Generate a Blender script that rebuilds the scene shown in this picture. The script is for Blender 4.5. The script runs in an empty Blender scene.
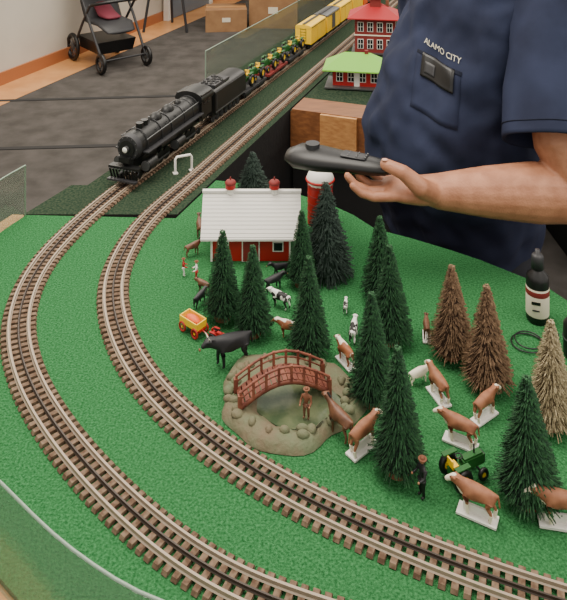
import bpy, bmesh, math, random
from mathutils import Vector, Matrix, noise
random.seed(7)
S=bpy.context.scene
CAMZ=1.7; TZ=0.9
U=Vector((.356,.934,0)); V=Vector((.934,-.356,0))   # layout axis (along straight track) and its right-hand normal
def ou(o,s,z=TZ): 
    p=V*o+U*s; return Vector((p.x,p.y,z))
def G(x,y,z=TZ):
    d=y+135.0; h=CAMZ-z
    return Vector(((x-283)*h/d,700*h/d,z))
def lin(c):
    return tuple((v/255/12.92 if v/255<=.04045 else ((v/255+.055)/1.055)**2.4) for v in c)+(1,)
# ---------------- materials
def mat(name,c,rough=.6,metal=0,c2=None,scale=20,detail=4,bump=0,bscale=None,thr=None,coord='Object',stretch=None,spec=.5):
    m=bpy.data.materials.new(name); m.use_nodes=True; n=m.node_tree.nodes; l=m.node_tree.links
    b=n['Principled BSDF']; b.inputs['Base Color'].default_value=lin(c); b.inputs['Roughness'].default_value=rough; b.inputs['Metallic'].default_value=metal
    b.inputs['Specular IOR Level'].default_value=spec
    tc=n.new('ShaderNodeTexCoord'); src=tc.outputs[coord]
    if stretch:
        mp=n.new('ShaderNodeMapping'); mp.inputs['Scale'].default_value=stretch; l.new(src,mp.inputs[0]); src=mp.outputs[0]
    if c2:
        t=n.new('ShaderNodeTexNoise'); t.inputs['Scale'].default_value=scale; t.inputs['Detail'].default_value=detail; l.new(src,t.inputs['Vector'])
        r=n.new('ShaderNodeValToRGB'); l.new(t.outputs['Fac'],r.inputs[0])
        a,bb=(thr if thr else (.35,.65))
        r.color_ramp.elements[0].position=a; r.color_ramp.elements[1].position=bb
        r.color_ramp.elements[0].color=lin(c); r.color_ramp.elements[1].color=lin(c2)
        l.new(r.outputs[0],b.inputs['Base Color'])
    if bump:
        t=n.new('ShaderNodeTexNoise'); t.inputs['Scale'].default_value=bscale or scale; t.inputs['Detail'].default_value=5; l.new(src,t.inputs['Vector'])
        bp=n.new('ShaderNodeBump'); bp.inputs['Strength'].default_value=bump; bp.inputs['Distance'].default_value=.004
        l.new(t.outputs['Fac'],bp.inputs['Height']); l.new(bp.outputs[0],b.inputs['Normal'])
    return m
def clear(name,tint=(232,238,232),gl=.06):
    m=bpy.data.materials.new(name); m.use_nodes=True; n=m.node_tree.nodes; l=m.node_tree.links
    n.remove(n['Principled BSDF']); o=n['Material Output']
    t=n.new('ShaderNodeBsdfTransparent'); t.inputs[0].default_value=lin(tint)
    g=n.new('ShaderNodeBsdfGlossy'); g.inputs['Roughness'].default_value=.08
    d=n.new('ShaderNodeBsdfDiffuse'); d.inputs[0].default_value=lin((205,215,205))
    x=n.new('ShaderNodeMixShader'); x.inputs[0].default_value=gl; l.new(t.outputs[0],x.inputs[1]); l.new(g.outputs[0],x.inputs[2])
    y=n.new('ShaderNodeMixShader'); y.inputs[0].default_value=.06; l.new(x.outputs[0],y.inputs[1]); l.new(d.outputs[0],y.inputs[2])
    l.new(y.outputs[0],o.inputs[0]); return m
M={}
M['felt']=mat('green_felt',(30,86,44),.95,0,(72,134,84),300,5,1.0,420,thr=(.3,.7),spec=.03)
M['dark']=mat('dark_scenery',(28,48,36),.95,0,(60,70,54),180,4,.8,200,spec=.05)
M['wood']=mat('plywood',(172,118,68),.5,0,(196,144,88),14,4,.1,40,stretch=(1,8,8))
M['bwood']=mat('brown_wood',(112,68,38),.5,0,(140,90,52),14,4,.1,40,stretch=(1,8,8))
M['black']=mat('black_plastic',(16,16,17),.4)
M['cloth']=mat('black_drape',(14,14,15),.9,bump=.3,bscale=60)
M['loco']=mat('loco_black',(17,18,18),.45,.1)
M['grey']=mat('grey_metal',(96,97,98),.4,.6)
M['dgrey']=mat('dark_grey',(44,44,47),.5)
M['tie']=mat('tie_brown',(88,68,54),.85,0,(124,104,86),120,3,spec=.15)
M['rail']=mat('rail_steel',(158,142,124),.5,.2)
M['railc']=mat('rail_centre',(62,52,46),.5,.3)
M['ndl']=mat('needle_green',(17,54,32),.85,0,(48,94,54),300,2)
M['ndld']=mat('needle_dark',(16,34,28),.85,0,(54,72,62),300,2)
M['ndlb']=mat('needle_brown',(98,74,54),.85,0,(142,114,86),300,2)
M['ndlt']=mat('needle_tan',(134,120,90),.85,0,(184,170,136),300,2)
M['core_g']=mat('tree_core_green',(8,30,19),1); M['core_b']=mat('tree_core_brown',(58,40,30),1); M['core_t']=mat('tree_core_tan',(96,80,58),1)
M['bark']=mat('tree_base',(116,70,46),.7)
M['white']=mat('white_paint',(230,227,220),.5)
M['cream']=mat('cream_plastic',(232,222,200),.5)
M['red']=mat('red_paint',(165,26,24),.5); M['dred']=mat('brick_red',(120,34,30),.7)
M['rroof']=mat('red_roof',(170,28,34),.6)
M['groof']=mat('lime_roof',(126,192,64),.6)
M['yellow']=mat('yellow_paint',(242,196,28),.45); M['orange']=mat('orange_paint',(224,94,28),.5)
M['green']=mat('tractor_green',(30,88,34),.4)
M['window']=mat('window_dark',(24,28,32),.15)
M['bridge']=mat('bridge_wood',(100,48,36),.6,0,(132,76,56),90,3)
M['stone']=mat('pond_stone',(108,96,74),.85,0,(98,106,78),30,4,.6,120)
M['water']=mat('pond_water',(66,82,58),.15,0,(98,106,78),40,3,.15,80)
M['cow']=mat('cow_hide',(144,86,52),.6,0,(232,222,204),42,1,thr=(.54,.58))
M['cow2']=mat('hereford_hide',(130,80,54),.65,0,(152,100,70),60,2)
M['bw']=mat('holstein_hide',(24,22,22),.6,0,(232,230,222),48,1,thr=(.48,.51))
M['bull']=mat('bull_black',(26,26,30),.5)
M['horse']=mat('horse_brown',(88,56,38),.5,0,(118,78,54),50,2)
M['skin']=mat('skin',(160,106,78),.5,0,(182,126,96),34,5,.2,240)
M['nail']=mat('nail',(206,156,136),.3)
M['navy']=mat('navy_cotton',(30,35,54),.85,0,(41,47,69),9,3,.3,14,spec=.2)
M['navy2']=mat('navy_pocket',(22,26,40),.85,spec=.2)
M['trousers']=mat('trousers',(26,28,36),.9)
M['thread']=mat('embroidery',(196,190,170),.7)
M['hair']=mat('grey_hair',(120,112,104),.8,bump=.6,bscale=200)
M['carpet']=mat('grey_carpet',(72,69,66),.95,0,(88,84,81),7,8,.4,300,spec=.05)
M['seam']=mat('carpet_seam',(42,41,41),.95)
M['floorwood']=mat('floor_wood',(190,132,80),.4,0,(206,150,96),6,3)
M['wall']=mat('wall_paint',(200,192,178),.8,0,(208,200,186),3,3)
M['base']=mat('baseboard_wood',(170,106,66),.5)
M['door']=mat('door_blue_grey',(108,118,128),.5)
M['card']=mat('cardboard',(142,104,70),.8,0,(156,118,80),10,3)
M['label']=mat('label_paper',(222,212,190),.6)
M['acr']=clear('clear_acrylic'); M['edge']=mat('acrylic_edge',(132,152,134),.2)
M['roofw']=mat('barn_roof_white',(220,217,210),.55)
M['pink']=mat('pink_blanket',(120,44,60),.8)
# ---------------- mesh builder
class B:
    def __init__(s): s.v=[]; s.f=[]; s.m=[]; s.sm=[]; s.mats=[]; s.T=Matrix.Identity(4)
    def mi(s,k):
        if k not in s.mats: s.mats.append(k)
        return s.mats.index(k)
    def add(s,vs,fs,k,sm=False):
        o=len(s.v); s.v+= [s.T@Vector(v) for v in vs]; i=s.mi(k)
        for f in fs: s.f.append([a+o for a in f]); s.m.append(i); s.sm.append(sm)
    def box(s,c,d,k,rz=0,R=None,taper=1):
        c=Vector(c); x,y,z=[q/2 for q in d]
        vs=[Vector((i*x*(taper if kk>0 else 1),j*y*(taper if kk>0 else 1),kk*z)) for kk in(-1,1) for j in(-1,1) for i in(-1,1)]
        R=R or Matrix.Rotation(rz,3,'Z')
        s.add([c+R@v for v in vs],[(0,2,3,1),(4,5,7,6),(0,1,5,4),(2,6,7,3),(0,4,6,2),(1,3,7,5)],k)
    def tube(s,pts,rad,k,seg=12,up=(0,0,1),rnd=False,sm=True):
        pts=[Vector(p) for p in pts]; rad=[(r,r) if not isinstance(r,tuple) else r for r in (rad if isinstance(rad,list) else [rad]*len(pts))]
        if rnd:
            a=(pts[0]-pts[1]).normalized(); b=(pts[-1]-pts[-2]).normalized(); r0=rad[0];r1=rad[-1]; m0=min(r0); m1=min(r1)
            pts=[pts[0]+a*m0*.95,pts[0]+a*m0*.65]+pts+[pts[-1]+b*m1*.65,pts[-1]+b*m1*.95]
            rad=[(r0[0]*.3,r0[1]*.3),(r0[0]*.76,r0[1]*.76)]+rad+[(r1[0]*.76,r1[1]*.76),(r1[0]*.3,r1[1]*.3)]
        vs=[];n=len(pts); u=Vector(up)
        for i,p in enumerate(pts):
            t=(pts[min(i+1,n-1)]-pts[max(i-1,0)]).normalized()
            uu=u if abs(t.dot(u))<.97 else Vector((1,0,0)) if abs(u.x)<.9 else Vector((0,0,1))
            sd=t.cross(uu).normalized(); nn=sd.cross(t)
            for j in range(seg):
                a=2*math.pi*j/seg; vs.append(p+sd*math.cos(a)*rad[i][0]+nn*math.sin(a)*rad[i][1])
        fs=[(i*seg+j,i*seg+(j+1)%seg,(i+1)*seg+(j+1)%seg,(i+1)*seg+j) for i in range(n-1) for j in range(seg)]
        s.add(vs,fs,k,sm); o=len(vs)
        s.add(vs[:seg],[tuple(range(seg))[::-1]],k); s.add(vs[-seg:],[tuple(range(seg))],k)
    def cyl(s,a,b,r,k,seg=20,r2=None,up=(0,0,1)): s.tube([a,b],[r,r if r2 is None else r2],k,seg,up)
    def sph(s,c,r,k,n=12):
        c=Vector(c); r=r if isinstance(r,(tuple,list)) else (r,r,r); vs=[c+Vector((0,0,r[2]))]
        m=n//2+1
        for i in range(1,m):
            t=math.pi*i/m
            for j in range(n): a=2*math.pi*j/n; vs.append(c+Vector((r[0]*math.sin(t)*math.cos(a),r[1]*math.sin(t)*math.sin(a),r[2]*math.cos(t))))
        vs.append(c-Vector((0,0,r[2]))); L=len(vs)-1
        fs=[(0,1+j,1+(j+1)%n) for j in range(n)]+[(1+(i)*n+j,1+(i+1)*n+j,1+(i+1)*n+(j+1)%n,1+i*n+(j+1)%n) for i in range(m-2) for j in range(n)]+[(L,1+(m-2)*n+(j+1)%n,1+(m-2)*n+j) for j in range(n)]
        s.add(vs,fs,k,True)
    def prism(s,poly,z0,z1,k,kside=None):
        n=len(poly); vs=[(p[0],p[1],z0) for p in poly]+[(p[0],p[1],z1) for p in poly]
        s.add(vs,[tuple(range(n,2*n))],k); s.add(vs,[tuple(range(n))[::-1]]+[(i,(i+1)%n,n+(i+1)%n,n+i) for i in range(n)],kside or k)
    def torus(s,c,R,r,k,axis='Z',seg=24,ring=8,sx=1,sy=1):
        c=Vector(c); vs=[]
        for i in range(seg):
            a=2*math.pi*i/seg
            for j in range(ring):
                b=2*math.pi*j/ring; q=Vector(((R+r*math.cos(b))*math.cos(a)*sx,(R+r*math.cos(b))*math.sin(a)*sy,r*math.sin(b)))
                if axis=='Y': q=Vector((q.x,q.z,q.y))
                if axis=='X': q=Vector((q.z,q.x,q.y))
                vs.append(c+q)
        s.add(vs,[(i*ring+j,((i+1)%seg)*ring+j,((i+1)%seg)*ring+(j+1)%ring,i*ring+(j+1)%ring) for i in range(seg) for j in range(ring)],k,True)
    def mesh(s,name):
        me=bpy.data.meshes.new(name); me.from_pydata([tuple(v) for v in s.v],[],s.f)
        for k in s.mats: me.materials.append(M[k])
        me.polygons.foreach_set('material_index',s.m); me.polygons.foreach_set('use_smooth',s.sm)
        me.update()
        bm=bmesh.new(); bm.from_mesh(me); bmesh.ops.recalc_face_normals(bm,faces=bm.faces); bm.to_mesh(me); bm.free()
        return me
    def obj(s,name,loc=(0,0,0),rz=0,parent=None,sc=1):
        o=bpy.data.objects.new(name,s.mesh(name)); S.collection.objects.link(o); o.location=loc; o.rotation_euler=(0,0,rz); o.scale=(sc,sc,sc)
        if parent: o.parent=parent
        return o
def empty(name,loc=(0,0,0),rz=0,sc=1):
    o=bpy.data.objects.new(name,None); o.empty_display_size=.05; S.collection.objects.link(o); o.location=loc; o.rotation_euler=(0,0,rz); o.scale=(sc,)*3; return o
def skin(name,vs,es,rs,k,parent=None,sub=1,root=0):
    me=bpy.data.meshes.new(name); me.from_pydata(vs,es,[]); o=bpy.data.objects.new(name,me); S.collection.objects.link(o)
    o.modifiers.new('Skin','SKIN')
    for i,r in enumerate(rs):
        d=me.skin_vertices[0].data[i]; d.radius=r if isinstance(r,tuple) else (r,r); d.use_root=(i==root)
    o.modifiers['Skin'].use_smooth_shade=True
    ss=o.modifiers.new('Sub','SUBSURF'); ss.levels=sub; ss.render_levels=sub
    me.materials.append(M[k]); 
    if parent: o.parent=parent
    return o
# ---------------- room
L=lambda o,s:(V*o+U*s)
def quadslab(b,pts,z0,z1,k,ks=None): b.prism([(p.x,p.y) for p in pts],z0,z1,k,ks)
b=B(); quadslab(b,[L(-3.63,-2),L(6,-2),L(6,12),L(-3.63,12)],-.02,0,'carpet'); b.obj('floor')
b=B(); quadslab(b,[L(-4.1,-2),L(-3.63,-2),L(-3.63,12),L(-4.1,12)],-.02,.002,'floorwood'); b.obj('floor_wood_border')
b=B()
for y0 in (98,146):
    p=G(-40,y0+4,0); q=G(330,y0-6,0); d=(q-p).normalized(); nn=Vector((-d.y,d.x,0))*.02
    quadslab(b,[p-nn,q-nn,q+nn,p+nn],.0005,.004,'seam')
b.obj('floor_carpet_seam')
b=B(); quadslab(b,[L(-4.1,-2),L(-3.97,-2),L(-3.97,12),L(-4.1,12)],0,3.2,'wall'); b.obj('wall_left')
b=B(); quadslab(b,[L(-3.97,-2),L(-3.95,-2),L(-3.95,12),L(-3.97,12)],0.002,.1,'base'); b.obj('baseboard_left')
b=B(); b.box((1.5,8.9,1.6),(12,.12,3.2),'wall'); b.obj('wall_back')
b=B(); b.box((1.5,8.83,.06),(12,.02,.12),'base'); b.obj('baseboard_back')
b=B(); b.box((0,0,1.03),(.95,.03,2.05),'door')
for e in(-.5,.5): b.box((e,0,1.05),(.07,.06,2.1),'white')
b.box((0,0,2.12),(1.07,.06,.07),'white'); b.cyl((.38,-.05,1.0),(.38,0,1.0),.02,'grey'); c=L(-3.91,7.2); b.obj('door_1',(c.x,c.y,.004),math.atan2(U.y,U.x))
# ---------------- tables
edge=[Vector((x,y,0)) for x,y in((-.588,1.60),(-.62,1.51),(-.645,1.36),(-.632,1.2),(-.575,1.04),(-.48,.92),(-.40,.85),(-.31,.779),(-.21,.705),(-.11,.655),(0,.64),(.5,.64))]
def cr(P,n=14):
    out=[]; P=[2*P[0]-P[1]]+P+[2*P[-1]-P[-2]]
    for i in range(1,len(P)-2):
        for j in range(n):
            t=j/n; a,bb,c,d=P[i-1:i+3]
            out.append(.5*((2*bb)+(c-a)*t+(2*a-5*bb+4*c-d)*t*t+(3*bb-a-3*c+d)*t**3))
    out.append(P[-2]); return out
edge=cr(edge,4)
def offs(P,d):
    out=[]
    for i in range(len(P)):
        t=(P[min(i+1,len(P)-1)]-P[max(i-1,0)]).normalized(); out.append(P[i]+Vector((t.y,-t.x,0))*d)
    return out
far=[Vector((1.0,.64,0)),Vector((1.0,.95,0)),Vector((.70,1.12,0))]+[G(x,y)*1 for x,y in((567,301),(545,286),(515,274),(480,260),(450,250),(410,238),(375,229))]
far+=[Vector((.16,1.60,0)),Vector((.10,1.66,0)),Vector((-.02,1.735,0)),L(-.793,1.60),L(-.793,1.395)]
b=B(); b.prism([(p.x,p.y) for p in edge+far],TZ-.03,TZ,'felt')
b.prism([(p.x,p.y) for p in offs(edge,.04)+[Vector((1.0,.60,0))]+far[1:]],TZ-.10,TZ-.006,'wood')
for x,y in((-.35,1.4),(-.2,.9),(.8,.75),(.75,1.0),(0,1.6)): b.box((x,y,.4),(.06,.06,.8),'black')
b.obj('layout_table')
OL=-1.08; OO=-.987; IO=-.846
X160=lambda o,Y:(o+.356*Y)/.934
quad=[(-.595,1.603),(X160(-.798,1.603),1.603)]
p1=L(-.798,8.5); p2=L(-1.15,8.5); p3=L(-1.15,2.21); p4=L(OL,2.21)
b=B()
poly=quad+[(p1.x,p1.y),(p2.x,p2.y),(p3.x,p3.y),(p4.x,p4.y),(X160(OL,1.75),1.75),(-.53,1.75)]
b.prism(poly,TZ-.10,TZ,'dark','cloth')
q=[L(-.80,1.75),L(-.80,8.5),L(-1.03,8.5),L(-1.03,1.75)]
b.prism([(p.x,p.y) for p in q],.003,TZ-.101,'cloth')
b.obj('straight_track_table')
b=B(); q=[L(-.795,2.15),L(-.18,2.15),L(-.18,4.6),L(-.795,4.6)]
b.prism([(p.x,p.y) for p in q],TZ-.17,TZ-.003,'dark','bwood')
q=[L(-.79,2.16),L(-.185,2.16),L(-.185,2.20),L(-.79,2.20)]; b.prism([(p.x,p.y) for p in q],.003,TZ-.172,'cloth')
b.prism([(p.x,p.y) for p in [L(-.79,2.15),L(-.19,2.15),L(-.19,2.27),L(-.79,2.27)]],TZ-.003,TZ+.002,'bwood')
b.box(tuple(ou(-.63,2.144,TZ-.075)),(.12,.014,.15),'wood',math.atan2(V.y,V.x))
b.obj('station_table')
# ---------------- track
def resample(P,st):
    out=[P[0]];acc=0;last=P[0]
    for p in P[1:]:
        seg=(p-last).length
        while acc+seg>=st:
            k=(st-acc)/seg; last=last+(p-last)*k; out.append(last); seg=(p-last).length; acc=0
        acc+=seg; last=p
    return out
def track(name,P):
    P=resample(cr([Vector((p.x,p.y,0)) for p in P]),.0068)
    for _ in range(60): P=[P[0]]+[(P[i-1]+P[i]*2+P[i+1])/4 for i in range(1,len(P)-1)]+[P[-1]]
    b=B(); N=len(P)
    T=[(P[min(i+1,N-1)]-P[max(i-1,0)]).normalized() for i in range(N)]
    for i in range(1,N,2):
        t=T[i]; b.box((P[i].x,P[i].y,TZ+.003),(.0082,.059,.004),'tie',math.atan2(t.y,t.x),taper=.92)
    for off,w,k,h in((-.016,.0030,'rail',.005),(.016,.0030,'rail',.005),(0,.0020,'railc',.004)):
        vs=[];
        for i in range(N):
            nn=Vector((T[i].y,-T[i].x,0)); c=P[i]+nn*off
            for sx,z in((-w*1.1,.005),(-w*.6,.0062),(-w*.5,.005+h),(w*.5,.005+h),(w*.6,.0062),(w*1.1,.005)):
                q=c+nn*sx; vs.append((q.x,q.y,TZ+z))
        b.add(vs,[(i*6+j,i*6+(j+1)%6,(i+1)*6+(j+1)%6,(i+1)*6+j) for i in range(N-1) for j in range(6)],k)
    return b.obj(name)
outer=[G(x,y) for x,y in((420,655),(330,625),(240,592),(165,545),(100,485),(55,430),(27,380),(17,330),(30,283))]+[G(60,243)]+[L(OO,s) for s in(1.42,1.7,2.2,3,4,6)]
inner=[G(x,y) for x,y in((800,665),(700,645),(620,625),(530,597),(450,568),(360,530),(280,490),(210,445),(155,395),(125,350),(112,305),(118,265))]+[L(IO,s) for s in(1.36,1.6,2,3,4,6)]
track('railway_track',outer); track('railway_track',inner)
# ---------------- acrylic guards
def guard(name,P,z0,h,th=.004):
    b=B(); a=offs(P,th/2); c=offs(P,-th/2); N=len(P)
    vs=[(p.x,p.y,z0) for p in a]+[(p.x,p.y,z0+h) for p in a]+[(p.x,p.y,z0+h) for p in c]+[(p.x,p.y,z0) for p in c]
    fs=[]
    for i in range(N-1):
        for k in range(4): k2=(k+1)%4; fs.append((k*N+i,k*N+i+1,k2*N+i+1,k2*N+i))
    fs+=[(0,N,2*N,3*N),(N-1,2*N-1,3*N-1,4*N-1)]
    b.add(vs,fs,'acr')
    b.tube([(p.x,p.y,z0+h) for p in P],.0017,'edge',6)
    b.cyl((P[0].x,P[0].y,z0),(P[0].x,P[0].y,z0+h),.002,'edge',6); b.cyl((P[-1].x,P[-1].y,z0),(P[-1].x,P[-1].y,z0+h),.002,'edge',6)
    b.obj(name)
guard('acrylic_guard',offs(edge,.003),TZ-.005,.118)
guard('acrylic_guard',[L(-1.142,2.22+i*.9) for i in range(6)],TZ+.001,.14)
# ---------------- trees
def tree_mesh(name,H,R,k,core,tiers=15,per=230,w=.0012,droop=.12):
    b=B(); z0=.014
    b.cyl((0,0,0),(0,0,.006),.014,'bark',16,r2=.012); b.cyl((0,0,.006),(0,0,z0+.02),.004,'bark',8)
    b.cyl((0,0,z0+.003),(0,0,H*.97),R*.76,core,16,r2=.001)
    for t in range(tiers):
        f=t/tiers; z=z0+(H-z0)*f; rr=R*(1-f)**.88+.003
        for i in range(int(per*(1-f*.6))):
            a=random.uniform(0,6.283); r=rr*random.uniform(.85,1.08); zz=z+random.uniform(0,(H-z0)/tiers*.85)
            r*=1-.22*((zz-z)/((H-z0)/tiers)); d=Vector((math.cos(a),math.sin(a),0)); sd=Vector((-d.y,d.x,0))
            st=d*(r*.4)+Vector((0,0,zz+r*.15)); e=d*r+Vector((0,0,zz-r*droop*random.uniform(-.6,1.6)))
            ww=w*random.uniform(.7,1.3)
            b.add([st-sd*ww,st+sd*ww,e+sd*ww*.3+Vector((0,0,ww)),e-sd*ww*.3],[(0,1,2,3)],k)
    for i in range(60):
        a=i*.9; z=H*random.uniform(.88,.98); b.add([(0,.0007,z),(0,-.0007,z),(math.cos(a)*.004,math.sin(a)*.004,z+H*.02*random.random())],[(0,1,2)],k)
    return b.mesh(name)
tg=tree_mesh('pine_mesh',.15,.034,'ndl','core_g'); tb=tree_mesh('pine_brown_mesh',.15,.037,'ndlb','core_b'); tt=tree_mesh('pine_tan_mesh',.15,.039,'ndlt','core_t')
td=tree_mesh('spruce_mesh',.18,.056,'ndld','core_g',12,240,.0016,.45)
def place(name,me,x,ytop,yb,wk=1):
    p=G(x,yb); h=(yb-ytop)*.8/(yb+135)
    o=bpy.data.objects.new(name,me); S.collection.objects.link(o); o.location=p
    hh=.15 if me is not td else .18; sc=h/hh; o.scale=(sc*wk,sc*wk,sc); o.rotation_euler=(0,0,random.uniform(0,6)); return o
for x,t,bb,wk in((222,230,318,1),(252,245,334,1),(301,210,285,.95),(308,256,354,1),(379,216,300,1.05),(389,245,341,1.05),(371,292,402,1),(397,346,471,1),(526,376,500,1.22)): place('pine_tree',tg,x,t,bb,wk)
for x,t,bb in((451,265,356),(486,285,385)): place('autumn_pine_tree',tb,x,t,bb,1.05)
place('frosted_pine_tree',tt,550,320,425,1)
place('dark_spruce_tree',td,325,182,274,1.02)
place('dark_spruce_tree',td,252,152,206,1.35)
# ---------------- barn
b=B(); W=.16; D=.105; h=.055
b.box((0,0,h/2),(W,D,h),'red')
rz=.112; e=.058
for sx in(-1,1):
    b.add([(sx*W/2,-D/2,h),(sx*W/2,D/2,h),(sx*W/2,0,rz-.006)],[(0,1,2)],'red')
for sy in(-1,1):
    b.add([(-.102,0,rz),(.102,0,rz),(.100,sy*(D/2+.014),h-.008),(-.100,sy*(D/2+.014),h-.008),(-.102,0,rz+.004),(.102,0,rz+.004),(.100,sy*(D/2+.014),h-.004),(-.100,sy*(D/2+.014),h-.004)],[(0,1,2,3),(4,5,6,7),(0,1,5,4),(2,3,7,6),(0,3,7,4),(1,2,6,5)],'roofw')
    for i in range(12):
        f=(i+.5)/12; y=sy*(D/2+.014)*f; z=rz+.004-(rz-h+.008)*f
        b.box((0,y,z+.0003),(.2,.0009,.001),'roofw')
b.box((0,0,rz+.005),(.206,.01,.004),'roofw')
for x in(-.045,.047):
    b.cyl((x,0,rz),(x,0,rz+.012),.008,'white',12); b.cyl((x,0,rz+.011),(x,0,rz+.022),.0105,'red',14); b.sph((x,0,rz+.022),(.012,.012,.007),'dred'); b.cyl((x,0,rz+.028),(x,0,rz+.034),.0015,'dred',6)
b.box((0,-D/2-.001,.022),(.036,.003,.044),'white'); b.box((0,-D/2-.002,.021),(.031,.004,.039),'dred')
for x in(-.055,.055):
    b.box((x,-D/2-.001,.03),(.022,.003,.02),'white'); b.box((x,-D/2-.0015,.03),(.017,.004,.015),'window')
for x in(-.079,.079): b.box((x,-D/2-.001,h/2),(.004,.003,h),'white')
b.obj('toy_barn',(-.066,1.465,TZ+.001))
b=B(); b.cyl((0,0,0),(0,0,.096),.028,'red',24)
for i in range(5): b.torus((0,0,.012+i*.018),.0282,.0008,'dred',seg=24,ring=5)
b.sph((0,0,.098),(.031,.031,.025),'white',16); b.cyl((0,0,.121),(0,0,.128),.005,'red',10); b.torus((0,0,.097),.030,.003,'red')
b.obj('toy_silo',(.082,1.565,TZ+.001))
# ---------------- pond + bridge
b=B(); n=48
def blob(i,rx,ry,am=.09): 
    a=2*math.pi*i/n; k=1+am*math.sin(3*a+.6)+am*.5*math.sin(5*a+2)+am*.3*math.sin(9*a); return (math.cos(a)*rx*k,math.sin(a)*ry*k)
rings=[]
for rx,ry,z,am in((.108,.092,0,.08),(.102,.087,.010,.08),(.092,.074,.014,.08),(.076,.06,.012,.07),(.064,.048,.006,.06)):
    rings.append([(blob(i,rx,ry,am)[0]+(0 if rx>.09 else .012),blob(i,rx,ry,am)[1]-(0 if rx>.09 else .01),z+(random.uniform(-.0015,.002) if z>0 else 0)) for i in range(n)])
vs=[v for r in rings for v in r]
b.add(vs,[(k*n+i,k*n+(i+1)%n,(k+1)*n+(i+1)%n,(k+1)*n+i) for k in range(4) for i in range(n)],'stone',True)
b.add([(v[0],v[1],.006) for v in rings[-1]],[tuple(range(n))],'water')
for i in range(34):
    a=random.uniform(0,6.28); x,y=math.cos(a)*random.uniform(.082,.096),math.sin(a)*random.uniform(.066,.08); b.sph((x,y,.013),(random.uniform(.004,.010),random.uniform(.004,.009),.006),'stone',8)
b.obj('pond_scenery',(.009,1.045,TZ+.001),-.12)
b=B(); Lb=.135; wd=.034
zz=lambda t: .012+.026*math.sin(math.pi*t)
N=17
for i in range(N):
    t=(i+.5)/N; x=(t-.5)*Lb; sl=math.atan(.026*math.pi*math.cos(math.pi*t)/Lb)
    b.box((x,0,zz(t)),(.0068,wd,.0025),'bridge',R=Matrix.Rotation(-sl,3,'Y'))
for sy in(-1,1):
    y=sy*wd/2
    b.tube([((t/12-.5)*Lb,y,zz(t/12)-.003) for t in range(13)],[(.0016,.0035)]*13,'bridge',6)
    b.tube([((t/12-.5)*Lb,y,zz(t/12)+.020) for t in range(13)],[(.0018,.0018)]*13,'bridge',6)
    b.tube([((t/12-.5)*Lb,y,zz(t/12)+.011) for t in range(13)],[(.0011,.0011)]*13,'bridge',6)
    for i in range(8):
        t=i/7; x=(t-.5)*Lb*.985; b.box((x,y,zz(t)+.010),(.0034,.0034,.024),'bridge')
    for x in(-.5,.5): b.box((x*Lb,y,.012),(.006,.006,.034),'bridge')
b.obj('toy_footbridge',tuple(G(282,398,TZ+.006)),math.radians(14))
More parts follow.
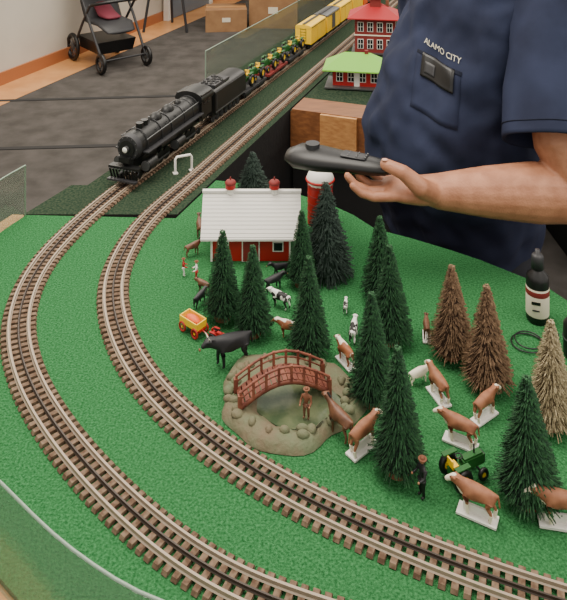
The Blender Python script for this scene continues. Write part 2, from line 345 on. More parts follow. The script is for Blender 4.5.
# ---------------- animals
def quad(name,x,y,rz,k,sc=1,leg=1.0,headz=0.0,baseplate=False,neck=0.0,headd=None,belly=1.0,horns=False,z=.0015):
    p=G(x,y); p.z=TZ+z
    E=empty(name,p,math.radians(rz),sc); z0=.005 if baseplate else 0
    g=lambda z: z0+z*leg
    b_=.026*(leg-1)
    Z=lambda z: z0+z+b_
    hx,hz=.047+neck*.4,.0545+neck+headz
    vs=[(-.028,0,Z(.045)),(-.004,0,Z(.042)),(.020,0,Z(.043)),(.035,0,Z(.049+neck*.5+headz*.5)),(hx,0,Z(hz)),(hx+.0135,0,Z(hz-.009)),
        (hx-.004,.010,Z(hz+.002)),(hx-.004,-.010,Z(hz+.002)),(-.040,0,Z(.049)),(-.043,0,Z(.028))]
    rs=[(.0110,.0125),(.0125,.0140*belly),(.0115,.0145),(.0065,.0095),(.0056,.0062),(.0038,.0042),.0020,.0020,.0022,.0016]
    es=[(0,1),(1,2),(2,3),(3,4),(4,5),(4,6),(4,7),(0,8),(8,9)]
    for sy in(-1,1):
        i=len(vs); ph=.003*sy
        vs+=[(-.028,.0075*sy,Z(.036)),(-.022+ph,.0085*sy,g(.027)),(-.031+ph,.0085*sy,g(.015)),(-.029+ph,.0085*sy,z0+.003),(-.0255+ph,.0085*sy,z0+.002)]
        rs+=[(.0065,.008),.005,.0030,.0026,.0028]; es+=[(0,i),(i,i+1),(i+1,i+2),(i+2,i+3),(i+3,i+4)]
        i=len(vs)
        vs+=[(.021,.0075*sy,Z(.034)),(.022-ph,.008*sy,g(.018)),(.021-ph,.008*sy,z0+.003),(.0245-ph,.008*sy,z0+.002)]
        rs+=[(.0056,.0075),.0033,.0026,.0028]; es+=[(2,i),(i,i+1),(i+1,i+2),(i+2,i+3)]
    skin('body',vs,es,rs,k,E,2)
    if headd:
        b=B(); b.tube([(hx-.001,0,Z(hz)),(hx+.014,0,Z(hz-.0095))],[(.0062,.0064),(.0044,.0046)],headd,10,rnd=True); b.tube([(.012,0,Z(.0285)),(.031,0,Z(.034)),(.040,0,Z(.045))],[.006,.0062,.005],headd,8,rnd=True)
        for sy in(-1,1):
            b.cyl((.021-.003*sy,.008*sy,z0+.001),(.022-.003*sy,.008*sy,g(.018)),.0036,headd,8); b.cyl((-.029+.003*sy,.0085*sy,z0+.001),(-.031+.003*sy,.0085*sy,g(.014)),.0036,headd,8)
        b.obj('markings',parent=E)
    b=B()
    for sy in(-1,1):
        if horns: b.tube([(hx-.001,.004*sy,Z(hz+.005)),(hx,.009*sy,Z(hz+.008)),(hx+.003,.011*sy,Z(hz+.013))],[.0013,.001,.0004],'cream',6)
        b.sph((hx+.005,.0052*sy,Z(hz+.001)),.0011,'black',6)
    if not headd and k!='horse': b.sph((hx+.0165,0,Z(hz-.011)),(.0022,.0034,.0026),'cream' if k=='bw' else 'bark',8)
    if k=='horse': b.tube([(.034,0,Z(.060+neck*.5)),(hx-.006,0,Z(hz+.006))],[(.0015,.005)]*2,'black',6)
    b.obj('eyes_and_muzzle',parent=E)
    if baseplate:
        b=B(); b.box((0,0,.0015),(.078,.030,.004),'white'); 
        b.box((0,.0,.010),(.056,.004,.018),'white'); b.obj('stand',parent=E)
    return E
quad('toy_bull',231,364,205,'bull',.84,1.0,belly=1.1,horns=True)
quad('toy_cow',345,364,120,'cow',.5,baseplate=True)
quad('toy_cow',353,340,75,'bw',.48)
quad('toy_cow',289,338,165,'cow',.5)
quad('toy_cow',280,308,150,'bw',.5)
quad('toy_cow',438,398,110,'cow2',.58,baseplate=True,headd='cream')
quad('toy_cow',484,418,35,'cow2',.56,baseplate=True,headd='cream')
quad('toy_cow',460,444,150,'cow2',.60,baseplate=True,headd='cream')
quad('toy_cow',362,450,40,'cow2',.62,baseplate=True,headd='cream')
quad('toy_cow',477,517,152,'cow2',.62,baseplate=True,headd='cream')
quad('toy_cow',560,525,170,'cow2',.66,baseplate=True,headd='cream')
quad('toy_horse',340,437,130,'horse',.58,1.25,neck=.012)
quad('toy_horse',426,338,80,'horse',.42,1.2,baseplate=True)
quad('toy_calf',199,306,60,'bull',.42)
quad('toy_calf',273,290,30,'bull',.48)
quad('toy_sheep',418,383,20,'cream',.42,.8,belly=1.3)
quad('toy_goat',345,312,80,'bw',.3)
quad('toy_pony',199,236,100,'horse',.5,1.2,neck=.01)
quad('toy_pony',192,256,30,'horse',.42,1.2,neck=.01)
quad('toy_calf',203,292,150,'horse',.36)
quad('toy_pony',280,277,200,'bull',.42,1.2,neck=.01)
def person(name,x,y,rz,top,bot,sc=1,z=.001):
    p=G(x,y); p.z=TZ+z; E=empty(name,p,math.radians(rz),sc)
    vs=[(0,0,.026),(0,0,.034),(0,0,.041),(0,0,.0455)]; es=[(0,1),(1,2),(2,3)]; rs=[(.0052,.004),(.0052,.004),(.006,.0038),.0022]
    for sy in(-1,1):
        i=len(vs); vs+=[(0,.0072*sy,.0405),(.003,.010*sy,.032),(.011,.009*sy,.029)]; rs+=[.0026,.0021,.0016]; es+=[(2,i),(i,i+1),(i+1,i+2)]
    skin('torso',vs,es,rs,top,E,1)
    vs=[(0,0,.027)];es=[];rs=[(.0052,.0042)]
    for sy in(-1,1):
        i=len(vs); vs+=[(0,.0035*sy,.022),(.0015,.004*sy,.012),(0,.0042*sy,.002),(.005,.0045*sy,.0015)]; rs+=[.0036,.0027,.0021,.002]; es+=[(0,i),(i,i+1),(i+1,i+2),(i+2,i+3)]
    skin('legs',vs,es,rs,bot,E,1)
    b=B(); b.sph((.0005,0,.0505),(.0036,.0032,.0045),'skin',10); b.sph((.0042,0,.0502),.0008,'skin',6)
    for sy in(-1,1): b.sph((.0115,.009*sy,.029),.0017,'skin',6); b.sph((.0034,.0013*sy,.0513),.0005,'black',5)
    b.cyl((0,0,.0525),(0,0,.0533),.0062,'bark',12); b.sph((0,0,.0535),(.0038,.0036,.003),'bark',8); b.obj('head',parent=E)
    return E
person('toy_farmer',422,497,200,'bull','black',.9)
person('toy_farmer',183,276,10,'red','white',.62)
person('toy_farmer',196,280,190,'white','red',.66)
person('toy_farmer',306,424,250,'bark','horse',.78,.009)
# wagon
b=B()
for x in(-.018,.014):
    for y in(-.013,.013):
        b.torus((x,y,.009),.0075,.0017,'red','Y',16,6); b.cyl((x,y-.001,.009),(x,y+.001,.009),.002,'yellow',8)
        for i in range(4):
            a=i*math.pi/4; b.cyl((x-math.cos(a)*.007,y,.009-math.sin(a)*.007),(x+math.cos(a)*.007,y,.009+math.sin(a)*.007),.0006,'red',4)
b.box((-.002,0,.012),(.046,.018,.003),'red'); b.box((-.004,0,.0145),(.042,.022,.002),'yellow')
for y in(-.0115,.0115): b.box((-.004,y,.020),(.044,.0018,.012),'yellow')
for x in(-.026,.018): b.box((x,0,.020),(.0018,.023,.012),'yellow')
b.sph((-.004,0,.021),(.018,.009,.007),'orange',10); b.cyl((.02,0,.012),(.046,0,.008),.0012,'red',6)
b.obj('toy_wagon',tuple(G(194,332,TZ+.001)),math.radians(-40),sc=.95)
def tractor(b,T=Matrix.Identity(4),g='green',yl='yellow'):
    b.T=T
    b.box((.010,0,.022),(.034,.011,.012),g); b.box((.010,0,.029),(.030,.009,.003),g); b.box((.0275,0,.022),(.002,.010,.011),'dgrey')
    b.box((-.014,0,.017),(.022,.014,.008),g); b.box((-.020,0,.026),(.010,.011,.003),yl); b.box((-.025,0,.031),(.002,.011,.009),yl)
    for y in(-1,1):
        b.torus((-.016,y*.016,.015),.0105,.0042,'black','Y',18,8); b.cyl((-.016,y*.014,.015),(-.016,y*.018,.015),.0072,yl,14); b.box((-.016,y*.014,.031),(.022,.007,.0016),g)
        b.torus((.020,y*.012,.0085),.0055,.0029,'black','Y',16,8); b.cyl((.020,y*.011,.0085),(.020,y*.0135,.0085),.004,yl,12)
    b.cyl((-.016,-.016,.015),(-.016,.016,.015),.0015,'dgrey',6); b.cyl((.020,-.012,.0085),(.020,.012,.0085),.0015,'dgrey',6)
    b.cyl((.014,0,.03),(.014,0,.042),.0012,'black',8); b.cyl((-.006,0,.024),(-.011,0,.034),.0008,'black',6); b.torus((-.011,0,.0345),.0045,.0008,'black',seg=14,ring=5)
    b.T=Matrix.Identity(4)
b=B(); tractor(b); b.obj('toy_tractor',tuple(G(465,479,TZ+.001)),math.radians(25),sc=.98)
b=B(); tractor(b,g='red',yl='red'); b.obj('toy_tractor',tuple(G(218,341,TZ+.001)),math.radians(-30),sc=.5)
# coil, bottles
b=B(); b.torus((0,0,.002),.024,.0011,'black',sx=1.1); b.torus((.003,.004,.0042),.022,.0011,'black'); b.tube([(.026,0,.0025),(.04,-.01,.003),(.06,.02,.003)],.0011,'black',6); b.obj('cable_coil',tuple(G(527,344,TZ+.001)))
def lathe(b,prof,k,seg=24):
    vs=[(r*math.cos(6.28318*j/seg),r*math.sin(6.28318*j/seg),z) for r,z in prof for j in range(seg)]; n=len(prof)
    b.add(vs,[(i*seg+j,i*seg+(j+1)%seg,(i+1)*seg+(j+1)%seg,(i+1)*seg+j) for i in range(n-1) for j in range(seg)],k,True)
b=B(); lathe(b,[(.0,0),(.021,0),(.023,.003),(.023,.085),(.021,.094),(.011,.104),(.009,.108),(.0,.108)],'black'); lathe(b,[(.0,.106),(.0125,.107),(.0125,.132),(.010,.136),(.005,.138),(.005,.146),(0,.146)],'dgrey')
lathe(b,[(.0232,.014),(.0235,.015),(.0235,.070),(.0232,.071)],'label'); lathe(b,[(.0236,.056),(.0239,.057),(.0239,.066),(.0236,.067)],'dred'); b.box((-.004,-.0235,.045),(.018,.001,.006),'black'); b.box((-.004,-.0235,.030),(.014,.001,.003),'dgrey')
b.obj('glue_bottle',tuple(G(537,319,TZ+.001)),-.3,sc=.84)
b=B(); lathe(b,[(.0,0),(.020,0),(.022,.003),(.022,.05),(.014,.062),(.008,.066),(.008,.078),(0,.079)],'black'); b.torus((0,0,.03),.0222,.001,'dgrey'); b.obj('oil_bottle',tuple(G(577,356,TZ+.001)))
# ---------------- train
b=B()
def wheel(b,x,r,k='loco',w=.020):
    for y in(-w,w):
        b.cyl((x,y-.003*(1 if y>0 else -1),r),(x,y+.002*(1 if y>0 else -1),r),r,k,18,up=(1,0,0)); b.torus((x,y,r),r*.9,.0015,'grey','Y',18,5)
b.tube([(-.035,0,.082),(-.34,0,.082)],[.034,.036],'loco',24)
b.tube([(-.020,0,.082),(-.035,0,.082)],[.030,.034],'dgrey',24); b.cyl((-.016,0,.082),(-.021,0,.082),.021,'loco',20)
for i in range(12):
    a=i*math.pi/6; b.sph((-.019,math.cos(a)*.027,.082+math.sin(a)*.027),.0014,'grey',6)
b.cyl((-.008,0,.082),(-.018,0,.082),.008,'grey',14); b.sph((-.008,0,.082),(.003,.007,.007),'white',10)
b.box((-.010,0,.058),(.012,.03,.012),'loco'); b.box((-.010,0,.040),(.02,.085,.006),'loco')
for i in range(9): 
    y=(i-4)*.009; b.box((-.002,y,.024),(.003,.004,.030),'loco',R=Matrix.Rotation(.35,3,'Y'))
b.box((.003,0,.012),(.012,.082,.004),'dgrey')
b.cyl((.004,0,.034),(.014,0,.034),.003,'grey',8)
for x in(-.06,-.205):
    for y in(-1,1): b.cyl((x+.02,y*.040,.036),(x-.02,y*.040,.036),.014,'loco',16); b.cyl((x+.022,y*.040,.036),(x+.019,y*.040,.036),.0125,'grey',16)
for x in(-.085,-.115,-.145,-.175,-.232,-.262,-.292,-.322):
    wheel(b,x,.0165); 
for x in(-.02,-.045,-.36): wheel(b,x,.009)
for y in(-.026,.026):
    b.box((-.13,y*1.05,.0165),(.10,.002,.004),'grey'); b.box((-.277,y*1.05,.0165),(.10,.002,.004),'grey')
    b.box((-.09,y*1.2,.030),(.05,.002,.003),'grey',R=Matrix.Rotation(.3,3,'Y'))
    b.box((-.19,y*1.55,.070),(.30,.018,.003),'dgrey')
    b.cyl((-.05,y*1.45,.098),(-.33,y*1.38,.104),.0016,'grey',6)
    b.cyl((-.11,y*1.3,.060),(-.19,y*1.3,.060),.011,'loco',12)
    for i in range(6): b.cyl((-.06-.05*i,y*1.25,.070),(-.06-.05*i,y*1.1,.108),.0012,'grey',5)
b.cyl((-.075,0,.11),(-.075,0,.128),.009,'loco',14,r2=.010); b.cyl((-.098,0,.11),(-.098,0,.128),.009,'loco',14,r2=.010)
for x in(-.15,-.215): b.sph((x,0,.112),(.024,.017,.018),'loco',14)
b.sph((-.27,0,.115),(.012,.010,.012),'loco',12); b.cyl((-.12,0,.115),(-.12,0,.128),.003,'grey',8)
for x in(-.06,-.13,-.18,-.25,-.30,-.33): b.torus((x,0,.082),.0362,.0012,'dgrey','X',24,5)
b.box((-.19,0,.043),(.34,.03,.026),'loco')
b.box((-.37,0,.088),(.062,.084,.066),'loco'); b.tube([(-.335,0,.108),(-.412,0,.108)],[(.045,.022)]*2,'loco',18)
for y in(-1,1): 
    for x in(-.382,-.36): b.box((x,y*.0425,.098),(.016,.001,.018),'window')
b.box((-.37,0,.050),(.05,.06,.02),'loco')
b.box((-.545,0,.068),(.225,.080,.062),'loco'); b.tube([(-.434,0,.094),(-.656,0,.094)],[(.040,.018)]*2,'loco',18); b.box((-.50,0,.112),(.10,.06,.008),'dgrey')
for i in range(40): b.sph((-.50+random.uniform(-.045,.045),random.uniform(-.026,.026),.116),random.uniform(.003,.006),'black',6)
b.box((-.545,0,.030),(.21,.05,.014),'loco')
for i in range(7): wheel(b,-.455-.03*i,.0105,'dgrey')
for y in(-1,1): b.box((-.545,y*.0405,.040),(.222,.002,.003),'grey'); b.cyl((-.44,y*.041,.05),(-.44,y*.041,.095),.0012,'grey',5)
rzt=math.atan2(-U.y,-U.x); RT=TZ+.0102
b.obj('steam_locomotive',tuple(ou(OO,1.475,RT)),rzt)
def bogies(b,xs):
    for x in xs:
        for dx in(-.014,.014): wheel(b,x+dx,.0085,'dgrey')
        for y in(-1,1): b.box((x,y*.025,.010),(.044,.003,.008),'black')
        b.box((x,0,.014),(.03,.04,.006),'black')
for j in range(3):
    b=B(); bogies(b,(-.06,.06)); b.box((0,0,.021),(.19,.062,.008),'dred' if j%2 else 'dgrey'); b.cyl((.095,0,.018),(.108,0,.018),.003,'black',6)
    for x in(-.048,.048): tractor(b,Matrix.Translation((x,0,.0255))@Matrix.Scale(1.45,4))
    b.obj('flatcar',tuple(ou(OO,2.245+j*.215,RT)),rzt)
def boxcar(s,k,k2,name='boxcar'):
    b=B(); bogies(b,(-.07,.07)); b.box((0,0,.022),(.21,.060,.008),'black'); b.box((0,0,.062),(.205,.072,.074),k)
    b.tube([(-.104,0,.098),(.104,0,.098)],[(.037,.009)]*2,k2,14); b.box((0,0,.109),(.2,.012,.002),'dgrey')
    for y in(-1,1):
        b.box((0,y*.0365,.062),(.05,.002,.066),k2); b.box((0,y*.037,.095),(.19,.002,.002),'dgrey')
        for i in range(9): b.box((-.096+i*.024,y*.0362,.062),(.002,.0016,.07),k)
    for y in(-.012,.012): b.box((.1035,y,.062),(.0016,.001,.06),'dgrey')
    for i in range(5): b.box((.1038,0,.04+i*.012),(.0012,.024,.001),'dgrey')
    b.obj(name,tuple(ou(OO,s,RT)),rzt)
for i,(k,k2) in enumerate((('yellow','yellow'),('yellow','grey'),('yellow','yellow'),('yellow','yellow'),('orange','grey'),('yellow','yellow'),('dred','grey'),('yellow','yellow'))): boxcar(2.93+.225*i,k,k2)
b=B(); b.tube([(-.022,0,0),(-.022,0,.036),(-.018,0,.042),(.018,0,.042),(.022,0,.036),(.022,0,0)],.0034,'white',8,up=(0,1,0)); b.box((-.022,0,.001),(.012,.012,.003),'white'); b.box((.022,0,.001),(.012,.012,.003),'white'); 
b.obj('clearance_gate',tuple(G(183,172,TZ+.001)),math.radians(25))
# ---------------- station buildings
def hip(b,w,d,z,h,ov,k):
    x,y=w/2+ov,d/2+ov; r=max(w/2-d/2,.01)
    vs=[(-x,-y,z),(x,-y,z),(x,y,z),(-x,y,z),(-r,0,z+h),(r,0,z+h),(-x,-y,z-.004),(x,-y,z-.004),(x,y,z-.004),(-x,y,z-.004)]
    b.add(vs,[(0,1,5,4),(1,2,5),(2,3,4,5),(3,0,4),(6,7,8,9),(0,1,7,6),(1,2,8,7),(2,3,9,8),(3,0,6,9)],k)
def wins(b,w,d,z,n,ww,hh,m=2):
    for i in range(n):
        x=(i-(n-1)/2)*w/(n+.2)
        for sy in(-1,1): b.box((x,sy*d/2,z),(ww+.005,.003,hh+.005),'white'); b.box((x,sy*(d/2+.0008),z),(ww,.004,hh),'window'); b.box((x,sy*(d/2+.002),z),(.0015,.004,hh),'white'); b.box((x,sy*(d/2+.002),z),(ww,.004,.0015),'white')
    for i in range(m):
        y=(i-(m-1)/2)*d/(m+.2)
        for sx in(-1,1): b.box((sx*w/2,y,z),(.003,ww+.005,hh+.005),'white'); b.box((sx*(w/2+.0008),y,z),(.004,ww,hh),'window')
rv=math.atan2(V.y,V.x)
b=B(); b.box((0,0,.002),(.21,.13,.004),'grey'); b.box((0,0,.032),(.16,.075,.06),'red'); wins(b,.16,.075,.034,4,.018,.028); hip(b,.16,.075,.062,.045,.032,'groof'); b.box((.03,0,.10),(.012,.012,.03),'dred'); b.box((0,-.0385,.026),(.018,.003,.044),'white')
b.obj('toy_station',tuple(G(357,84,TZ+.002)),rv+.2,sc=1.08)
b=B(); b.box((0,0,.002),(.20,.16,.004),'grey'); b.box((0,0,.075),(.17,.12,.15),'dred'); wins(b,.17,.12,.04,4,.02,.036); wins(b,.17,.12,.112,4,.02,.036); b.box((0,0,.077),(.174,.124,.005),'cream'); hip(b,.17,.12,.152,.05,.030,'rroof')
b.box((0,0,.205),(.045,.045,.05),'dred'); hip(b,.045,.045,.232,.035,.01,'rroof'); b.box((.05,.02,.19),(.014,.014,.05),'bark')
b.obj('toy_depot_building',tuple(G(375,50,TZ+.002)),rv+.2)
# ---------------- background clutter
def cbox(b,c,d,rz=0):
    b.box((c[0],c[1],c[2]+d[2]/2),d,'card',rz); b.box((c[0],c[1],c[2]+d[2]+.002),(d[0]*.98,.06,.004),'wood',rz); R=Matrix.Rotation(rz,3,'Z'); q=Vector(c)+R@Vector((0,-d[1]/2-.001,d[2]*.55)); b.box(q,(d[0]*.2,.003,d[2]*.2),'label',rz)
b=B(); cbox(b,(-.60,7.3,.001),(.42,.35,.22),.1); cbox(b,(-.1,7.45,.001),(.5,.35,.34),-.05); cbox(b,(-.35,7.5,.35),(.45,.32,.26),.03); b.obj('cardboard_boxes')
b=B(); 
for x,y in((-.22,-.1),(.22,-.1),(0,.35)): b.cyl((x,y,.0),(0,0,1.5),.014,'dgrey',8)
b.box((0,-.05,.55),(.44,.03,.03),'dgrey'); b.box((0,-.06,.95),(.5,.02,.75),'white'); b.obj('display_easel',(-1.2,7.2,.003))
b=B(); b.box((0,0,.72),(1.6,.6,.04),'white')
for x in(-.75,.75):
    for y in(-.25,.25): b.cyl((x,y,0),(x,y,.7),.018,'grey',8)
b.obj('folding_table',(.7,8.25,.003))
E=empty('baby_stroller',tuple(G(107,62,0)),math.radians(-50),.86); b=B(); FR='dgrey'
for y in(-.24,.24):
    for x,r in((-.28,.14),(.36,.10)):
        b.torus((x,y,r),r-.02,.02,'black','Y',22,8); b.cyl((x,y-.012,r),(x,y+.012,r),.03,'grey',10)
        for i in range(5): a=i*math.pi/5; b.cyl((x-math.cos(a)*r*.85,y,r-math.sin(a)*r*.85),(x+math.cos(a)*r*.85,y,r+math.sin(a)*r*.85),.005,'grey',5)
    b.tube([(.36,y*.95,.12),(.1,y,.45),(-.22,y,.85),(-.42,y,1.02)],.014,FR,8,rnd=True); b.tube([(-.28,y*.95,.14),(-.05,y,.42),(.12,y,.62)],.013,FR,8)
b.cyl((-.42,-.24,1.02),(-.42,.24,1.02),.018,'black',10); b.cyl((-.28,-.24,.14),(-.28,.24,.14),.01,FR,6); b.cyl((.36,-.24,.12),(.36,.24,.12),.01,FR,6)
b.tube([(.14,-.24,.62),(.3,-.15,.66),(.3,.15,.66),(.14,.24,.62)],.016,'black',8)
b.obj('frame',parent=E); b=B()
b.tube([(.30,0,.36),(.16,0,.42),(-.08,0,.42),(-.2,0,.6),(-.28,0,.88)],[(.15,.02),(.19,.03),(.2,.04),(.2,.035),(.17,.02)],'dgrey',12,rnd=True,up=(0,0,1))
b.box((-.02,0,.2),(.42,.36,.12),'black',taper=1.12)
vs=[];
for i in range(7):
    a=math.radians(20+i*20)
    for j in range(9):
        y=(j/8-.5)*.46; vs.append((-.14-.30*math.cos(math.pi-a)*.9,y,.74+.26*math.sin(a)*(1-.9*(y/.4)**2)))
b.add(vs,[(i*9+j,i*9+j+1,(i+1)*9+j+1,(i+1)*9+j) for i in range(6) for j in range(8)],'black',True)
b.tube([(.14,0,.47),(.0,0,.48),(-.14,0,.56)],[(.08,.02),(.10,.04),(.09,.03)],'pink',10,rnd=True); b.obj('seat_and_canopy',parent=E)
b=B(); b.box((1.85,3.2,.86),(1.3,.7,.06),'bwood'); b.box((1.85,3.2,.415),(1.24,.64,.825),'cloth'); b.obj('vendor_table')
b=B()
for i,(k,x,z,w,hh) in enumerate((('yellow',1.30,.892,.16,.13),('green',1.31,1.024,.15,.07),('yellow',1.49,.892,.17,.16),('white',1.31,1.096,.14,.04),('green',1.69,.892,.18,.12))): b.box((x,3.0,z+hh/2),(w,.2,hh),k); b.box((x,2.898,z+hh/2),(w*.7,.003,hh*.4),'label')
b.obj('model_train_boxes')
# ---------------- man
F=Vector((-.80,-.60,0)); Lt=Vector((.60,-.80,0))
P0=Vector((.44,1.71,0)); E=empty('man_in_navy_polo',P0)
rel=lambda p: tuple(Vector(p)-P0)
def remeshed(b,name,vox,smooth=6):
    o=b.obj(name,parent=E); o.location=(0,0,0)
    r=o.modifiers.new('Remesh','REMESH'); r.mode='VOXEL'; r.voxel_size=vox; r.use_smooth_shade=True
    sm=o.modifiers.new('Smooth','SMOOTH'); sm.iterations=smooth; sm.factor=.5
    return o
def ring(c,a,f,bk,z,n=36):
    out=[]
    for j in range(n):
        t=2*math.pi*j/n; x=math.cos(t); y=math.sin(t); x=math.copysign(abs(x)**.85,x); y=math.copysign(abs(y)**.85,y)
        out.append(Vector(c)+Lt*a*x+F*(f if y>0 else bk)*y+Vector((0,0,z)))
    return out
def loft(b,R,k):
    n=len(R[0]); vs=[v for r in R for v in r]
    b.add(vs,[(i*n+j,i*n+(j+1)%n,(i+1)*n+(j+1)%n,(i+1)*n+j) for i in range(len(R)-1) for j in range(n)]+[tuple(range(n))[::-1],tuple(range((len(R)-1)*n,len(R)*n))],k,True)
b=B(); R=[]
for z,a_,f,bk,cx in((.80,.19,.15,.145,0),(.90,.205,.175,.15,0),(.96,.212,.212,.155,0),(1.06,.212,.228,.155,.0),(1.16,.205,.205,.155,.01),(1.26,.20,.165,.15,.03),(1.35,.195,.14,.145,.05),(1.42,.17,.115,.125,.06),(1.465,.10,.085,.09,.055),(1.50,.068,.068,.07,.045)):
    R.append(ring((cx-.01,0,0),a_,f,bk,z))
loft(b,R,'navy')
Sh=Vector((.590,1.57,1.395)); El=Vector((.590,1.40,1.045)); Hem=Vector((.548,1.415,1.135))
b.tube([rel(Sh+Vector((-.08,.09,.015))),rel(Sh)],[.07,.080],'navy',20,up=(1,0,0),rnd=True)
Sr=P0+Vector((.045,0,0))-Lt*.19+Vector((0,0,1.39)); Er=Sr-Lt*.06-F*.10+Vector((0,0,-.29))
b.tube([rel(Sr+Lt*.08),rel(Sr),rel((Sr*.25+Er*.75))],[.075,.08,.078],'navy',16,up=(1,0,0))
shirt=remeshed(b,'shirt',.009,4)
tx=bpy.data.textures.new('folds','CLOUDS'); tx.noise_scale=.075; tx.noise_depth=1
dm=shirt.modifiers.new('Folds','DISPLACE'); dm.texture=tx; dm.strength=.036; dm.mid_level=.5; dm.texture_coords='LOCAL'
# left sleeve: open, double-walled tube with a turned hem
axis=(Hem-Sh).normalized(); s1=axis.cross(Vector((0,1,0))).normalized(); s2=s1.cross(axis)
q_=.033
prof=[(-.10,.060),(-.03,.082),(.05,.087),(.12,.090),(.20,.095),(.245+q_,.100),(.262+q_,.103),(.268+q_,.103),(.270+q_,.100),(.268+q_,.096),(.25+q_,.094),(.20,.086),(.10,.078)]
vs=[];sg=40
wob=lambda a,t: 1+.045*math.sin(3*a+t*22)+.03*math.sin(5*a-t*30)*min(1,max(0,t)/.15)
for t,r in prof:
    for j in range(sg):
        a=6.28318*j/sg; k=wob(a,t)
        vs.append(Vector(rel(Sh+axis*t+s1*math.cos(a)*r*k+s2*math.sin(a)*r*k*.92)))
b=B(); b.add(vs,[(i*sg+j,i*sg+(j+1)%sg,(i+1)*sg+(j+1)%sg,(i+1)*sg+j) for i in range(len(prof)-1) for j in range(sg)],'navy',True)
ht=.245+q_; rr_=.1006
b.tube([rel(Sh+axis*ht+s1*math.cos(6.28318*j/sg)*rr_*wob(6.28318*j/sg,ht)+s2*math.sin(6.28318*j/sg)*rr_*.92*wob(6.28318*j/sg,ht)) for j in range(sg+1)],.0012,'navy2',5,up=tuple(axis))
b.obj('left_sleeve',parent=E)
b=B(); b.tube([Vector((.035,-.01,1.475))+F*(.082*math.sin(t))+Lt*(.082*math.cos(t))+Vector((0,0,-.035*max(0,math.sin(t)))) for t in [math.pi/2+.15+i*(2*math.pi-.3)/20 for i in range(21)]],[(.008,.022)]*21,'navy',8,rnd=True); b.obj('collar',parent=E)
b=B(); R=[ring((-.0,0,0),.18,.14,.135,z) for z in(.74,.86)]; loft(b,R,'trousers')
for sd in(-1,1):
    c=Lt*.095*sd; b.tube([c+Vector((0,0,.80)),c+Vector((0,0,.5))+F*.01,c*1.05+Vector((0,0,.12))-F*.01],[.105,.078,.062],'trousers',16,up=(1,0,0))
remeshed(b,'trousers',.014,4)
b=B()
for sd in(-1,1): c=Lt*.10*sd; b.tube([c-F*.09+Vector((0,0,.045)),c+F*.02+Vector((0,0,.055)),c+F*.12+Vector((0,0,.038)),c+F*.19+Vector((0,0,.03))],[(.036,.04),(.042,.05),(.048,.034),(.04,.026)],'black',14,rnd=True)
b.obj('shoes',parent=E)
W=Vector((.305,1.395,1.050))
b=B()
b.tube([rel(Sh+(Hem-Sh)*.45),rel(Hem+Vector((.015,0,.0))),rel(El+Vector((0,.0,.035))),rel(El+Vector((-.02,0,-.002))),rel(El+(W-El)*.3),rel(El+(W-El)*.65),rel(W),rel(W+Vector((-.03,.003,.004)))],[.056,.056,.057,.058,(.054,.058),(.045,.048),(.036,.033),(.038,.026)],'skin',18,up=(0,.3,1),rnd=True)
pd=Vector((-1,.04,.06)).normalized(); side=Vector((.04,1,0)).normalized()
b.tube([rel(W+pd*.0),rel(W+pd*.035),rel(W+pd*.07),rel(W+pd*.092)],[(.034,.025),(.044,.025),(.047,.021),(.044,.016)],'skin',16,rnd=True)
def fing(root,l,y,curl,r):
    p=rel(W+pd*root+side*y); p=Vector(p); pts=[p-pd*.02,p]; a=0; rr=[r,r]
    for k_,(ln,c) in enumerate(zip(l,curl)):
        a+=c; dd=(pd*math.cos(a)+Vector((0,0,1))*math.sin(a)+side*(-y*.6)).normalized(); p=p+dd*ln; pts.append(p.copy()); rr.append(r*(.95-.1*k_))
    b.tube(pts,rr,'skin',10,up=(0,1,0),rnd=True); return pts
for (rt,l,y,cu,r) in((.086,(.042,.026,.02),-.036,(-.12,.35,.45),.0103),(.092,(.044,.03,.022),-.0120,(-.1,.45,.5),.0104),(.089,(.041,.027,.021),.0114,(-.05,.6,.6),.0098),(.080,(.033,.02,.018),.034,(0,.7,.7),.0088)):
    fing(rt,l,y,cu,r)
th=[rel(W+Vector((-.012,-.022,.006))),rel(W+Vector((-.042,-.048,.030))),rel(W+Vector((-.075,-.046,.058))),rel(W+Vector((-.105,-.026,.064)))]
b.tube(th,[.020,.0190,.0145,.012],'skin',12,up=(0,1,0),rnd=True)
remeshed(b,'left_arm_and_hand',.0032,2)
b=B(); b.sph(Vector(th[3])+Vector((-.002,-.003,.011)),(.007,.006,.0022),'nail',10); b.obj('thumbnail',parent=E)
b=B(); Wr=Er-F*.02+Vector((.0,.0,-.25)); b.tube([rel(Sr*.4+Er*.6),rel(Er),rel(Er*.5+Wr*.5),rel(Wr)],[.05,.047,.042,.03],'skin',14,up=(1,0,0),rnd=True)
b.tube([rel(Wr),rel(Wr+Vector((0,0,-.05))),rel(Wr+Vector((0,0,-.09)))],[(.03,.018),(.04,.018),(.038,.014)],'skin',12,up=(1,0,0),rnd=True)
for i,(yy,ln) in enumerate(((-.03,.07),(-.01,.08),(.01,.075),(.03,.06))): q=Wr+F*yy*-1+Vector((0,0,-.085)); b.tube([rel(q),rel(q+Vector((0,0,-ln*.5))+Lt*.006),rel(q+Vector((0,0,-ln))+Lt*.018)],[.0095,.009,.0078],'skin',8,up=(1,0,0),rnd=True)
q=Wr+F*.03+Vector((0,0,-.03)); b.tube([rel(q),rel(q+F*.025+Vector((0,0,-.03))),rel(q+F*.03+Vector((0,0,-.06)))],[.013,.011,.009],'skin',8,up=(1,0,0),rnd=True)
remeshed(b,'right_arm_and_hand',.0045,3)
b=B(); hc=Vector((.03,-.02,1.64))
b.tube([(.035,-.005,1.44),(.03,-.015,1.52),(.025,-.02,1.58)],[.064,.058,.06],'skin',16,up=(1,0,0))
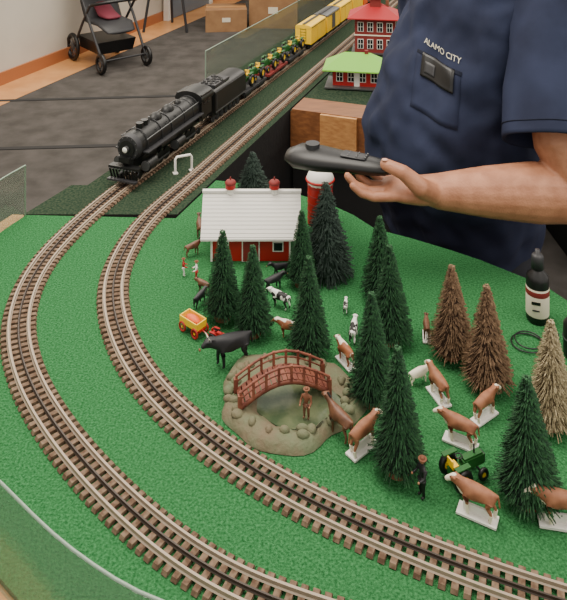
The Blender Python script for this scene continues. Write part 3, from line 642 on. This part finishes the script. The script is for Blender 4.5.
b.sph(hc+Vector((0,0,.02)),(.082,.082,.098),'skin',24); b.sph(hc+F*.03+Vector((0,0,-.06)),(.055,.055,.055),'skin',16); b.sph(hc+F*.035+Vector((0,0,-.03)),(.06,.058,.06),'skin',16)
b.tube([hc+F*.085+Vector((0,0,.02)),hc+F*.112+Vector((0,0,-.022)),hc+F*.088+Vector((0,0,-.032))],[.009,.015,.010],'skin',10,up=tuple(Lt),rnd=True)
for sd in(-1,1): b.sph(hc+Lt*.082*sd+Vector((0,0,-.005))-F*.01,(.014,.016,.032),'skin',12)
b.tube([hc+F*.088-Lt*.025+Vector((0,0,-.062)),hc+F*.096+Vector((0,0,-.060)),hc+F*.088+Lt*.025+Vector((0,0,-.062))],[.005,.009,.005],'skin',8,rnd=True)
remeshed(b,'head',.005,3)
b=B(); 
for sd in(-1,1): b.sph(hc+F*.082+Lt*.031*sd+Vector((0,0,.008)),(.011,.011,.008),'white',10); b.sph(hc+F*.0915+Lt*.031*sd+Vector((0,0,.008)),.0045,'black',8); b.tube([hc+F*.088+Lt*.015*sd+Vector((0,0,.026)),hc+F*.082+Lt*.045*sd+Vector((0,0,.026))],.004,'hair',6,rnd=True)
b.tube([hc+F*.094-Lt*.02+Vector((0,0,-.061)),hc+F*.1015+Vector((0,0,-.060)),hc+F*.094+Lt*.02+Vector((0,0,-.061))],.0025,'dred',6,rnd=True)
b.sph(hc-F*.022+Vector((0,0,.045)),(.088,.088,.09),'hair',20); b.obj('face_and_hair',parent=E)
# pocket, glasses case, lettering: vertices laid onto the evaluated shirt surface by ray casting
bpy.context.view_layer.update()
from mathutils.bvhtree import BVHTree
dg=bpy.context.evaluated_depsgraph_get()
ev=shirt.evaluated_get(dg); sme=ev.to_mesh(); bvh=BVHTree.FromPolygons([shirt.matrix_world@v.co for v in sme.vertices],[tuple(p.vertices) for p in sme.polygons]); ev.to_mesh_clear()
pc=Vector((.296,1.50,1.245)); nrm=Vector((-.45,-.89,.0)).normalized(); xa=Vector((-nrm.y,nrm.x,0))
def onsurf(u_,v_,off):
    o=pc+xa*u_+Vector((0,0,v_))+nrm*.3; h=bvh.ray_cast(o,-nrm)
    return ((h[0] if h[0] else o-nrm*.3)+nrm*off)-P0
def patch(name,cx,cz,w,h,k,off,n=10):
    g=[[onsurf(cx+(i/n-.5)*w,cz+(j/n-.5)*h-(i/n-.5)*w*.2,off) for i in range(n+1)] for j in range(n+1)]
    vs=[q for r in g for q in r]; m=(n+1)**2
    vs+= [q-nrm*(off+.004) for q in vs]
    fs=[(j*(n+1)+i,j*(n+1)+i+1,(j+1)*(n+1)+i+1,(j+1)*(n+1)+i) for j in range(n) for i in range(n)]
    idx=[i for i in range(n+1)]+[(j+1)*(n+1)-1 for j in range(1,n+1)]+[n*(n+1)+i for i in range(n-1,-1,-1)]+[j*(n+1) for j in range(n-1,0,-1)]
    fs+=[(idx[a],idx[(a+1)%len(idx)],idx[(a+1)%len(idx)]+m,idx[a]+m) for a in range(len(idx))]
    bb=B(); bb.add(vs,fs,k,True); return bb.obj(name,parent=E)
patch('pocket',.012,-.045,.115,.11,'navy',.0025); patch('pocket_hem',.012,.010,.117,.006,'navy2',.004,8); patch('glasses_case',.012,-.010,.085,.046,'black',.008); patch('glasses_lens',-.008,-.008,.026,.024,'dgrey',.0095,5)
cu=bpy.data.curves.new('lettering','FONT'); cu.body='ALAMO CITY'; cu.size=.0165; cu.align_x='CENTER'; to=bpy.data.objects.new('lt',cu); S.collection.objects.link(to)
bpy.context.view_layer.update()
me=bpy.data.meshes.new_from_object(to.evaluated_get(bpy.context.evaluated_depsgraph_get())); bpy.data.objects.remove(to)
for v in me.vertices: v.co=onsurf(v.co.x+.016,v.co.y+.028-v.co.x*.25,.004)
o=bpy.data.objects.new('chest_lettering',me); S.collection.objects.link(o); me.materials.clear(); me.materials.append(M['thread']); o.parent=E
# handheld controller
b=B(); A=Vector((.205,1.400,1.094)); Z_=Vector((.020,1.480,1.088)); dv=Z_-A
b.tube([A,A+dv*.15,A+dv*.4,A+dv*.7,A+dv*.93,Z_],[(.024,.013),(.029,.016),(.033,.018),(.042,.023),(.042,.022),(.032,.015)],'black',18,rnd=True)
b.tube([A+dv*.2+Vector((0,0,.016)),A+dv*.45+Vector((0,0,.018))],[(.016,.002),(.018,.002)],'dgrey',10,rnd=True)
b.cyl(A+dv*.78+Vector((0,0,.018)),A+dv*.78+Vector((0,0,.030)),.015,'dgrey',16)
for i in range(3):
    for j in(-1,0,1): b.sph(A+dv*(.2+.09*i)+Vector((0,0,.0185))+Vector((dv.y,-dv.x,0)).normalized()*.010*j,.0024,'grey',8)
b.obj('train_controller')
# ---------------- lights / world
w=bpy.data.worlds.new('World'); S.world=w; w.use_nodes=True; w.node_tree.nodes['Background'].inputs[0].default_value=(1,.94,.86,1); w.node_tree.nodes['Background'].inputs[1].default_value=1.12
def area(name,loc,size,pw,col=(1,.92,.80),tgt=(0,2,.9)):
    l=bpy.data.lights.new(name,'AREA'); l.shape='RECTANGLE'; l.size=size[0]; l.size_y=size[1]; l.energy=pw; l.color=col
    o=bpy.data.objects.new(name,l); S.collection.objects.link(o); o.location=loc; o.rotation_euler=(Vector(tgt)-Vector(loc)).to_track_quat('-Z','Y').to_euler(); return o
area('ceiling_light',(-.6,1.6,3.1),(1.6,1.6),80,tgt=(-.2,1.5,0))
area('ceiling_light',(1.6,.2,3.1),(1.6,1.6),38,tgt=(1,.6,0))
area('ceiling_light',(-1.5,5.5,3.1),(1.5,2.5),105,tgt=(-1.5,5.5,0))
area('ceiling_light',(1.5,5.0,3.1),(1.5,2.5),80,tgt=(1.4,4.6,0))
# ---------------- camera
cd=bpy.data.cameras.new('Camera'); cd.sensor_fit='VERTICAL'; cd.sensor_height=36; cd.sensor_width=36; cd.lens=42; cd.shift_y=-.725; cd.clip_start=.02
co=bpy.data.objects.new('Camera',cd); S.collection.objects.link(co); co.location=(0,0,CAMZ); co.rotation_euler=(math.radians(90),0,0); S.camera=co
